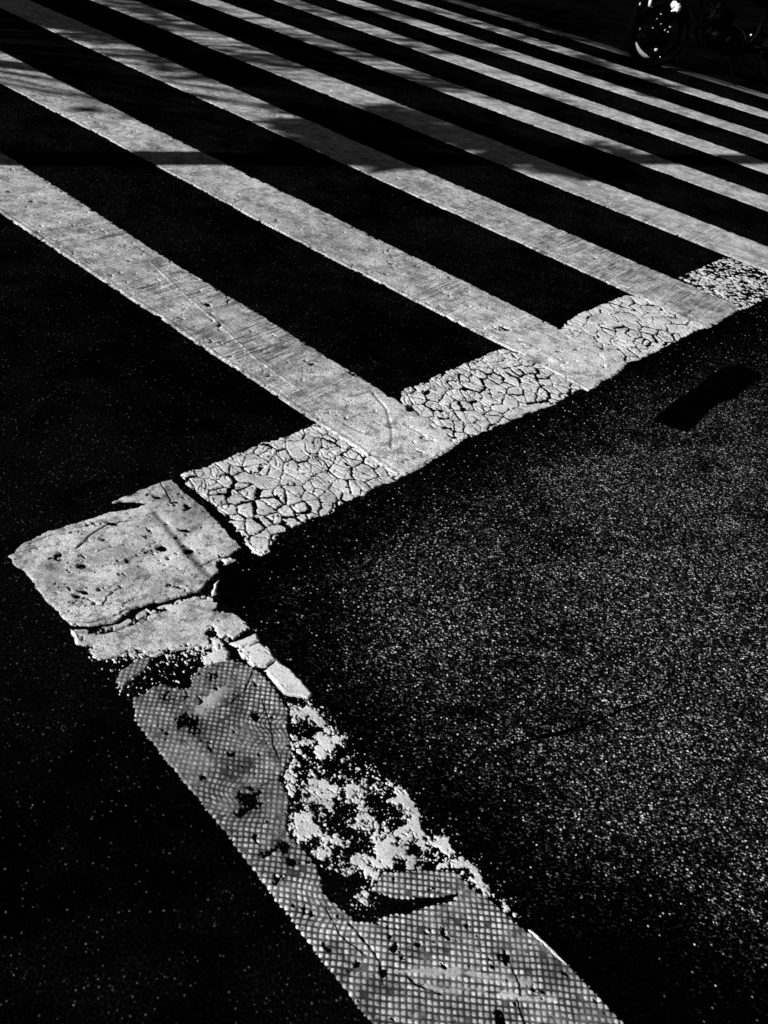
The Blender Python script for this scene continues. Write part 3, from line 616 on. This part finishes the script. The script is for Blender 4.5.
# ------------------------------------------------------------------ pavement with the pole and the tree, left of the picture
def box_bm(bm, c, s, rot=None):
    m = Matrix.Translation(c) @ (rot.to_4x4() if rot else Matrix()) @ Matrix.Diagonal((s[0], s[1], s[2], 1))
    return bmesh.ops.create_cube(bm, size=1, matrix=m)['verts']
def tube_bm(bm, pts, rad, seg=12, closed=False, cap=True):
    pts = [Vector(p) for p in pts]; n = len(pts); rad = rad if isinstance(rad, (list, tuple)) else [rad] * n
    rings = []; up = Vector((0, 0, 1)); prev = None
    for i, p in enumerate(pts):
        a = pts[(i - 1) % n] if (i > 0 or closed) else p; b = pts[(i + 1) % n] if (i < n - 1 or closed) else p
        t = (b - a).normalized()
        if prev is None:
            ref = up if abs(t.dot(up)) < .9 else Vector((1, 0, 0)); u = t.cross(ref).normalized()
        else:
            u = (prev - t * prev.dot(t)).normalized()
        prev = u; v = t.cross(u)
        rings.append([bm.verts.new(p + (u * math.cos(q) + v * math.sin(q)) * rad[i]) for q in [2 * math.pi * k / seg for k in range(seg)]])
    for i in range(n if closed else n - 1):
        A_, B_ = rings[i], rings[(i + 1) % n]
        for k in range(seg): bm.faces.new((A_[k], A_[(k + 1) % seg], B_[(k + 1) % seg], B_[k]))
    if cap and not closed: bm.faces.new(rings[0][::-1]); bm.faces.new(rings[-1])
def lathe_bm(bm, prof, axis_o, axis_d, seg=48, arc=(0, 2 * math.pi), x0=None):
    """profile [(radius, offset along the axis)] turned round the axis"""
    d = Vector(axis_d).normalized(); u = Vector(x0) if x0 else d.orthogonal().normalized(); v = d.cross(u); o = Vector(axis_o)
    full = abs(arc[1] - arc[0] - 2 * math.pi) < 1e-6; n = seg if full else seg + 1; R_ = []
    for i in range(n):
        q = arc[0] + (arc[1] - arc[0]) * i / seg
        R_.append([bm.verts.new(o + d * h + (u * math.cos(q) + v * math.sin(q)) * r) for r, h in prof])
    for i in range(seg):
        A_, B_ = R_[i], R_[(i + 1) % n]
        for k in range(len(prof) - 1): bm.faces.new((A_[k], B_[k], B_[k + 1], A_[k + 1]))
def ell_bm(bm, c, s, rot=None, seg=24):
    m = Matrix.Translation(c) @ (rot.to_4x4() if rot else Matrix()) @ Matrix.Diagonal((s[0], s[1], s[2], 1))
    return bmesh.ops.create_uvsphere(bm, u_segments=seg, v_segments=seg // 2, radius=1, matrix=m)['verts']
def part(name, fn, mat, parent, bevel=0, sub=0, flat_=False):
    bm = bmesh.new(); fn(bm); bmesh.ops.recalc_face_normals(bm, faces=bm.faces); me = bpy.data.meshes.new(name); bm.to_mesh(me); bm.free()
    if not flat_: smooth(me)
    o = link(name, me, mat, parent)
    if bevel:
        b = o.modifiers.new('bevel', 'BEVEL'); b.width = bevel; b.segments = 3; b.limit_method = 'ANGLE'
    if sub:
        b = o.modifiers.new('sub', 'SUBSURF'); b.levels = sub; b.render_levels = sub
    return o

M_conc = plain('pavement_concrete', .16, .9, 0, .1, .35); M_kerb = plain('kerb_stone', .22, .9, 0, .1, .25)
M_pole = plain('galvanised_steel', .12, .5, .6); M_bark = plain('bark', .06, .95, 0, .1, .5); M_leaf = plain('leaf', .07, .7, 0, .1, .3)
def slab_prism(name, q, z0, z1, mat, **k):
    pts = xy(np.array(q)); bm = bmesh.new()
    lo = [bm.verts.new((p[0], p[1], z0)) for p in pts]; hi = [bm.verts.new((p[0], p[1], z1)) for p in pts]
    bm.faces.new(hi); n = len(lo)
    for i in range(n): bm.faces.new((lo[i], lo[(i + 1) % n], hi[(i + 1) % n], hi[i]))
    bmesh.ops.recalc_face_normals(bm, faces=bm.faces); me = bpy.data.meshes.new(name); bm.to_mesh(me); bm.free()
    return tag(link(name, me, mat), **k)
slab_prism('pavement', [(4.60, -.48), (60, -.48), (60, -60), (4.60, -60)], -.05, .118, M_conc, kind='structure')
slab_prism('kerb', [(4.45, -.33), (60, -.33), (60, -.48), (4.60, -.48), (4.60, -60), (4.45, -60)], -.05, .124, M_kerb, kind='structure')

sh_dir = np.array([math.cos(SHADOW_AZ), math.sin(SHADOW_AZ)])
m0 = G([(166, 159)])[0]; pb_ = m0 - sh_dir * 3.9
wid = abs(np.cross(G([(166, 166)])[0] - G([(166, 152)])[0], sh_dir))
print('pole', pb_, ab(pb_), 'width', wid, 'az check', np.degrees(np.arctan2(*(G([(680, 161)])[0] - m0)[::-1])))
pole = empty('street_lamp', (pb_[0], pb_[1], .118), label='tall grey street lamp standing on the pavement beside the crosswalk', cat='street lamp')
pr = wid * .5
part('post', lambda bm: tube_bm(bm, [(0, 0, 0), (0, 0, .9), (0, 0, .95), (0, 0, 4), (0, 0, 7.6)], [pr * 1.15, pr * 1.15, pr, pr, pr * .8], 24), M_pole, pole)
part('base_plate', lambda bm: box_bm(bm, (0, 0, .012), (.42, .42, .024)), M_pole, pole, .005)
part('arm', lambda bm: tube_bm(bm, [(0, 0, 7.5), (0, .3, 7.9), (0, .9, 8.1), (0, 1.8, 8.15)], [.05, .045, .04, .035], 12), M_pole, pole)
part('lamp_head', lambda bm: ell_bm(bm, (0, 2.05, 8.13), (.13, .38, .07)), M_pole, pole)

# tree: its crown throws the dappled shade over the far stripes
rng = np.random.default_rng(12)
clumps = [  # (pixel-traced place of the shade on the road, radius m, leaves, height)
 ((15, 4), .42, 260, 5.2), ((85, 22), .40, 300, 5.0), ((130, 38), .30, 90, 5.4), ((180, 55), .35, 70, 4.9), 
 ((312, 128), .20, 120, 4.2), ((345, 148), .28, 230, 4.0), ((385, 158), .22, 170, 4.1), ((300, 112), .16, 50, 4.6), ((430, 128), .34, 300, 4.4), ((480, 142), .26, 160, 4.3), ((540, 160), .30, 220, 4.2), ((590, 172), .20, 90, 4.0), ((400, 112), .22, 80, 4.6), ((600, 150), .2, 50, 4.5),
 ((160, 8), .45, 130, 5.6), ((240, 30), .4, 90, 5.3), ((270, 60), .35, 70, 5.0), ((330, 50), .4, 80, 5.2), ((380, 75), .35, 60, 4.9), ((440, 45), .5, 90, 5.5), ((450, 85), .3, 50, 4.9), ((220, 75), .3, 60, 4.8),
 ((330, 12), .6, 110, 5.8), ((420, 15), .6, 90, 6.0), ((520, 40), .5, 70, 5.7), ((600, 62), .45, 90, 5.5), ((640, 82), .35, 60, 5.3), ((560, 30), .7, 140, 6.1), ((640, 60), .5, 70, 5.9), ((500, 10), .9, 220, 6.3), ((120, 110), .25, 25, 4.4),
 ((540, 100), .3, 35, 4.9), ((250, -25), .8, 260, 6.0), ((80, -20), .7, 300, 6.0)]
ctrs = []; qv = []; 
for (px, r, nl, h) in clumps:
    g = G([px])[0]; c = np.array([g[0], g[1], 0]) + np.array(TO_SUN) * (h / math.sin(SUN_EL)); ctrs.append((c, r))
    if px[0] < 320 and px[1] < 58: nl *= 1.9
    elif px[0] < 140: nl *= .7
    elif px[1] < 100: nl *= 1.9
    for i in range(int(nl)):
        o = rng.normal(size=3); o /= np.linalg.norm(o); o *= r * rng.random() ** .45 * np.array([1.15, 1.0, .75]); p = c + o
        a = rng.normal(size=3); a /= np.linalg.norm(a); b = np.cross(a, rng.normal(size=3)); b /= np.linalg.norm(b); L = rng.uniform(.05, .10); W = L * .5
        qv += [p - a * L, p + b * W, p + a * L, p - b * W]
cen = np.mean([c for c, r in ctrs], 0)
root = np.array([cen[0] - .3, cen[1] - .2])
print('tree', root, ab(root))
tree = empty('street_tree', (root[0], root[1], .118), label='broad leafy street tree on the pavement shading the far stripes', cat='tree')
v = np.array(qv) - np.array([root[0], root[1], .118]); me = bpy.data.meshes.new('crown')
me.from_pydata([tuple(p) for p in v], [], [(i, i + 1, i + 2, i + 3) for i in range(0, len(v), 4)]); link('crown', me, M_leaf, tree)
def trunk_bm(bm):
    tube_bm(bm, [(0, 0, -.02), (.03, 0, .3), (.1, .06, 1.4), (.02, .1, 2.6)], [.26, .19, .16, .13], 14)
    rnd = random.Random(5)
    for c, r in ctrs:
        e = Vector((c[0] - root[0], c[1] - root[1], c[2] - .118)); s_ = Vector((.02, .1, rnd.uniform(1.9, 2.6))); m1 = s_.lerp(e, .35) + Vector((0, 0, .35)); m2 = s_.lerp(e, .7) + Vector((rnd.uniform(-.1, .1), rnd.uniform(-.1, .1), .2))
        tube_bm(bm, [s_, m1, m2, e], [.034, .022, .013, .005], 7)
part('trunk', trunk_bm, M_bark, tree)

# ------------------------------------------------------------------ the motorcycle in the dark at the top right
M_blk = plain('black_paint', .001, .45, 0, .02, .1); M_rub = plain('rubber', .0015, .9, 0, .03, .2); M_chr = plain('chrome', .55, .16, 1, .5, .05)
M_dkm = plain('dark_metal', .0012, .45, 1, .15, .2); M_glint = plain('glint_white', .88, .45, 0, .5, .12); M_lens = plain('glass_lens', .05, .05, 0, .3, .05)  # the very pale one stands in for sun glints on the metal
f0 = G([(647.5, 67)])[0]; hd = math.radians(180 + 8)
HX = np.array([math.cos(hd), math.sin(hd)])
cen_ = f0 - HX * .71
bike = empty('motorcycle', (cen_[0], cen_[1], 0), hd, label='black motorcycle parked beyond the crosswalk, almost lost in the dark, chrome glinting', cat='motorcycle')
YF = (.71, 0, .31); YR = (-.69, 0, .31)
def wheel(c, side):
    wroot = part('wheel', lambda bm: lathe_bm(bm, [(.035, -.07), (.045, -.06), (.045, .06), (.035, .07), (.015, .075)], c, (0, 1, 0), 24), M_dkm, bike)
    part('tyre', lambda bm: lathe_bm(bm, [(.235 + .0, -.035), (.262, -.052), (.29, -.05), (.307, -.028), (.312, 0), (.307, .028), (.29, .05), (.262, .052), (.235, .035)], c, (0, 1, 0), 56), M_rub, wroot)
    part('rim', lambda bm: lathe_bm(bm, [(.236, -.034), (.222, -.03), (.205, -.018), (.2, 0), (.205, .018), (.222, .03), (.236, .034)], c, (0, 1, 0), 56), M_dkm, wroot)
    def spk(bm):
        for k in range(18):
            q = 2 * math.pi * k / 18; s_ = .04 if k % 2 else -.04; q2 = q + (.25 if k % 4 < 2 else -.25)
            tube_bm(bm, [(c[0] + .042 * math.cos(q), s_, c[2] + .042 * math.sin(q)), (c[0] + .207 * math.cos(q2), s_ * .2, c[2] + .207 * math.sin(q2))], .0025, 5)
    part('spokes', spk, M_dkm, wroot)
    return wroot
wf = wheel(YF, 1); wr = wheel(YR, 1)
# sun glint on the lower front rim, shaped as a pale crescent strip
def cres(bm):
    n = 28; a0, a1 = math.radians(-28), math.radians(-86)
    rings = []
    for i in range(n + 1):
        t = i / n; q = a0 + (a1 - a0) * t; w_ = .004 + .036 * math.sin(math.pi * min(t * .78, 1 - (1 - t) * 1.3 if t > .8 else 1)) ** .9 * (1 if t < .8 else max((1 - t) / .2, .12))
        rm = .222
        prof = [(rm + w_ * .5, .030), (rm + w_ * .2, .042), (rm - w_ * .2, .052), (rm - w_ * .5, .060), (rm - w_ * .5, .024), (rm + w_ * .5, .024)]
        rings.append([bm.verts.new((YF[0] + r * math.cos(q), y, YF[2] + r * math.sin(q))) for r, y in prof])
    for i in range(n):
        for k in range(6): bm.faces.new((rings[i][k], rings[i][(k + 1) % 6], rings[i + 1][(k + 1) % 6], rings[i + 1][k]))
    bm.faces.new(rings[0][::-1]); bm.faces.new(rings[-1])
part('rim_glint', cres, M_glint, wf)['label'] = 'sun glint on the front rim, shaped as a pale crescent'
part('brake_disc', lambda bm: lathe_bm(bm, [(.06, .058), (.125, .058), (.125, .062), (.06, .062)], YF, (0, 1, 0), 40), M_dkm, wf)
for s_ in (-1, 1):
    part('fork_leg', lambda bm: tube_bm(bm, [(.71, .085 * s_, .31), (.60, .085 * s_, .62), (.47, .085 * s_, .98)], [.028, .026, .02], 14), M_dkm, bike)
part('front_fender', lambda bm: lathe_bm(bm, [(.325, -.062), (.335, -.04), (.34, 0), (.335, .04), (.325, .062)], YF, (0, 1, 0), 24, (math.radians(-150), math.radians(-30)), (1, 0, 0)), M_blk, bike)
part('rear_fender', lambda bm: lathe_bm(bm, [(.34, -.075), (.36, -.05), (.365, 0), (.36, .05), (.34, .075)], YR, (0, 1, 0), 24, (math.radians(-185), math.radians(-60)), (1, 0, 0)), M_blk, bike)
part('frame', lambda bm: (tube_bm(bm, [(.45, 0, .85), (.1, 0, .76), (-.35, 0, .68), (-.72, 0, .72)], .022), tube_bm(bm, [(.44, 0, .8), (.3, 0, .45), (.18, 0, .24), (-.15, 0, .22), (-.28, 0, .42), (-.3, 0, .68)], .02)), M_blk, bike)
for s_ in (-1, 1):
    part('swing_arm', lambda bm: tube_bm(bm, [(-.25, .1 * s_, .34), (-.69, .1 * s_, .31)], .02), M_dkm, bike)
    part('rear_shock', lambda bm: tube_bm(bm, [(-.66, .12 * s_, .35), (-.56, .12 * s_, .5), (-.48, .12 * s_, .68)], [.022, .028, .022]), M_dkm, bike)
eng = part('engine', lambda bm: (ell_bm(bm, (.02, 0, .36), (.2, .13, .13)), box_bm(bm, (.12, 0, .52), (.18, .16, .2), Matrix.Rotation(-.35, 3, 'Y'))), M_dkm, bike)
part('clutch_cover', lambda bm: lathe_bm(bm, [(.0, .17), (.05, .168), (.085, .155), (.095, .13), (.095, .08)], (-.02, 0, .34), (0, 1, 0), 32), M_dkm, eng)
def fins(bm):
    for k in range(5): box_bm(bm, (.10 + .012 * k, 0, .45 + .032 * k), (.21, .2, .008), Matrix.Rotation(-.35, 3, 'Y'))
part('cooling_fins', fins, M_dkm, eng, flat_=True)
def tank(bm):
    vs = ell_bm(bm, (.2, 0, .83), (.29, .15, .13)); 
    for v_ in vs:
        if v_.co.z < .78: v_.co.z = .78
        v_.co.y *= 1 + .3 * (v_.co.x - .2)
tk = part('fuel_tank', tank, M_blk, bike); part('filler_cap', lambda bm: lathe_bm(bm, [(0, .016), (.026, .014), (.03, 0)], (.25, 0, .955), (0, 0, 1), 20), M_chr, tk)
def seat(bm):
    vs = ell_bm(bm, (-.32, 0, .78), (.38, .13, .07))
    for v_ in vs:
        if v_.co.x < -.4: v_.co.z += (-.4 - v_.co.x) * .25
part('seat', seat, M_rub, bike)
hl = part('headlight', lambda bm: lathe_bm(bm, [(0, -.13), (.05, -.12), (.085, -.06), (.095, 0), (.09, .012)], (.60, 0, .83), (1, 0, -.1), 32), M_blk, bike)
part('lens', lambda bm: lathe_bm(bm, [(.0, .018), (.05, .014), (.088, .0)], (.603, 0, .83), (1, 0, -.1), 32), M_lens, hl)
hb = part('handlebar', lambda bm: tube_bm(bm, [(.36, -.36, 1.02), (.44, -.22, 1.03), (.46, -.1, .98), (.46, .1, .98), (.44, .22, 1.03), (.36, .36, 1.02)], .012), M_dkm, bike)
for s_ in (-1, 1):
    part('grip', lambda bm: tube_bm(bm, [(.40, .29 * s_, 1.025), (.345, .40 * s_, 1.018)], .018), M_rub, hb)
    mr = part('mirror', lambda bm: ell_bm(bm, (.42, .33 * s_, 1.2), (.015, .065, .045)), M_blk, bike)
    part('stem', lambda bm: tube_bm(bm, [(.42, .22 * s_, 1.03), (.42, .3 * s_, 1.17)], .006, 8), M_dkm, mr)
    part('turn_signal', lambda bm: ell_bm(bm, (.52, .16 * s_, .74), (.03, .03, .022)), M_blk, bike)
part('tail_light', lambda bm: ell_bm(bm, (-.84, 0, .78), (.04, .07, .035)), M_blk, bike)
part('exhaust', lambda bm: tube_bm(bm, [(.22, -.1, .5), (.3, -.13, .38), (.2, -.15, .24), (-.2, -.16, .24), (-.35, -.17, .28), (-.85, -.18, .36)], [.02, .02, .022, .024, .045, .04], 16), M_dkm, bike)
part('side_stand', lambda bm: tube_bm(bm, [(-.05, .12, .24), (-.1, .24, .02), (-.14, .26, .008)], .01), M_dkm, bike)
# sun glints on the bike, modelled as small pale lumps
bk = cen_; c_, sn_ = math.cos(hd), math.sin(hd)
def add_glint(name, px, y, size, mat=None, rot=.3, n=None):
    """a pale lump standing in for a sun glint on the left side of the bike (y = its distance from the middle plane)"""
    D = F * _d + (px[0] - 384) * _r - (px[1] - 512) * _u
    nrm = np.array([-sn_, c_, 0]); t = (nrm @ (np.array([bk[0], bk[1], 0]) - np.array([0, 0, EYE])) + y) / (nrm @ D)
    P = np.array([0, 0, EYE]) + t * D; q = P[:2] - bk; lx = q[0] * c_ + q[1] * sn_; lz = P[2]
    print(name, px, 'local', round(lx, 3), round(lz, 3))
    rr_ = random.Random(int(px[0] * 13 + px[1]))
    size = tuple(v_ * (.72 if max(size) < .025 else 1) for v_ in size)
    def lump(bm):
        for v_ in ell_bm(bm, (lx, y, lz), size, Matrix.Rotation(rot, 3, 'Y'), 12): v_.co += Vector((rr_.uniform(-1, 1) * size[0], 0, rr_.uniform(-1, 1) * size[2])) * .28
    part(name, lump, mat or M_glint, bike)
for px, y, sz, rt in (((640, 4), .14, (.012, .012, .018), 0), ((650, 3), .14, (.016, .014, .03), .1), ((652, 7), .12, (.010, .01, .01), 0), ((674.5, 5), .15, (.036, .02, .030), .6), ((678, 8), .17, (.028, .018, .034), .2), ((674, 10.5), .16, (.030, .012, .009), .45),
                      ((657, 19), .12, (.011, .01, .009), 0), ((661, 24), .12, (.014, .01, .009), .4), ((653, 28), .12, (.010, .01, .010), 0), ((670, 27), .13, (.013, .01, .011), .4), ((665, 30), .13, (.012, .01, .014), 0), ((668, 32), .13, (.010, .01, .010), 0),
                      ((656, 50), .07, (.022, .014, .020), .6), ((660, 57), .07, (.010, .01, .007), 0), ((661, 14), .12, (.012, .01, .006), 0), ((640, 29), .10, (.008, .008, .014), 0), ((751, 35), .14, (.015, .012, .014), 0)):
    add_glint('glint', px, y, sz, rot=rt)
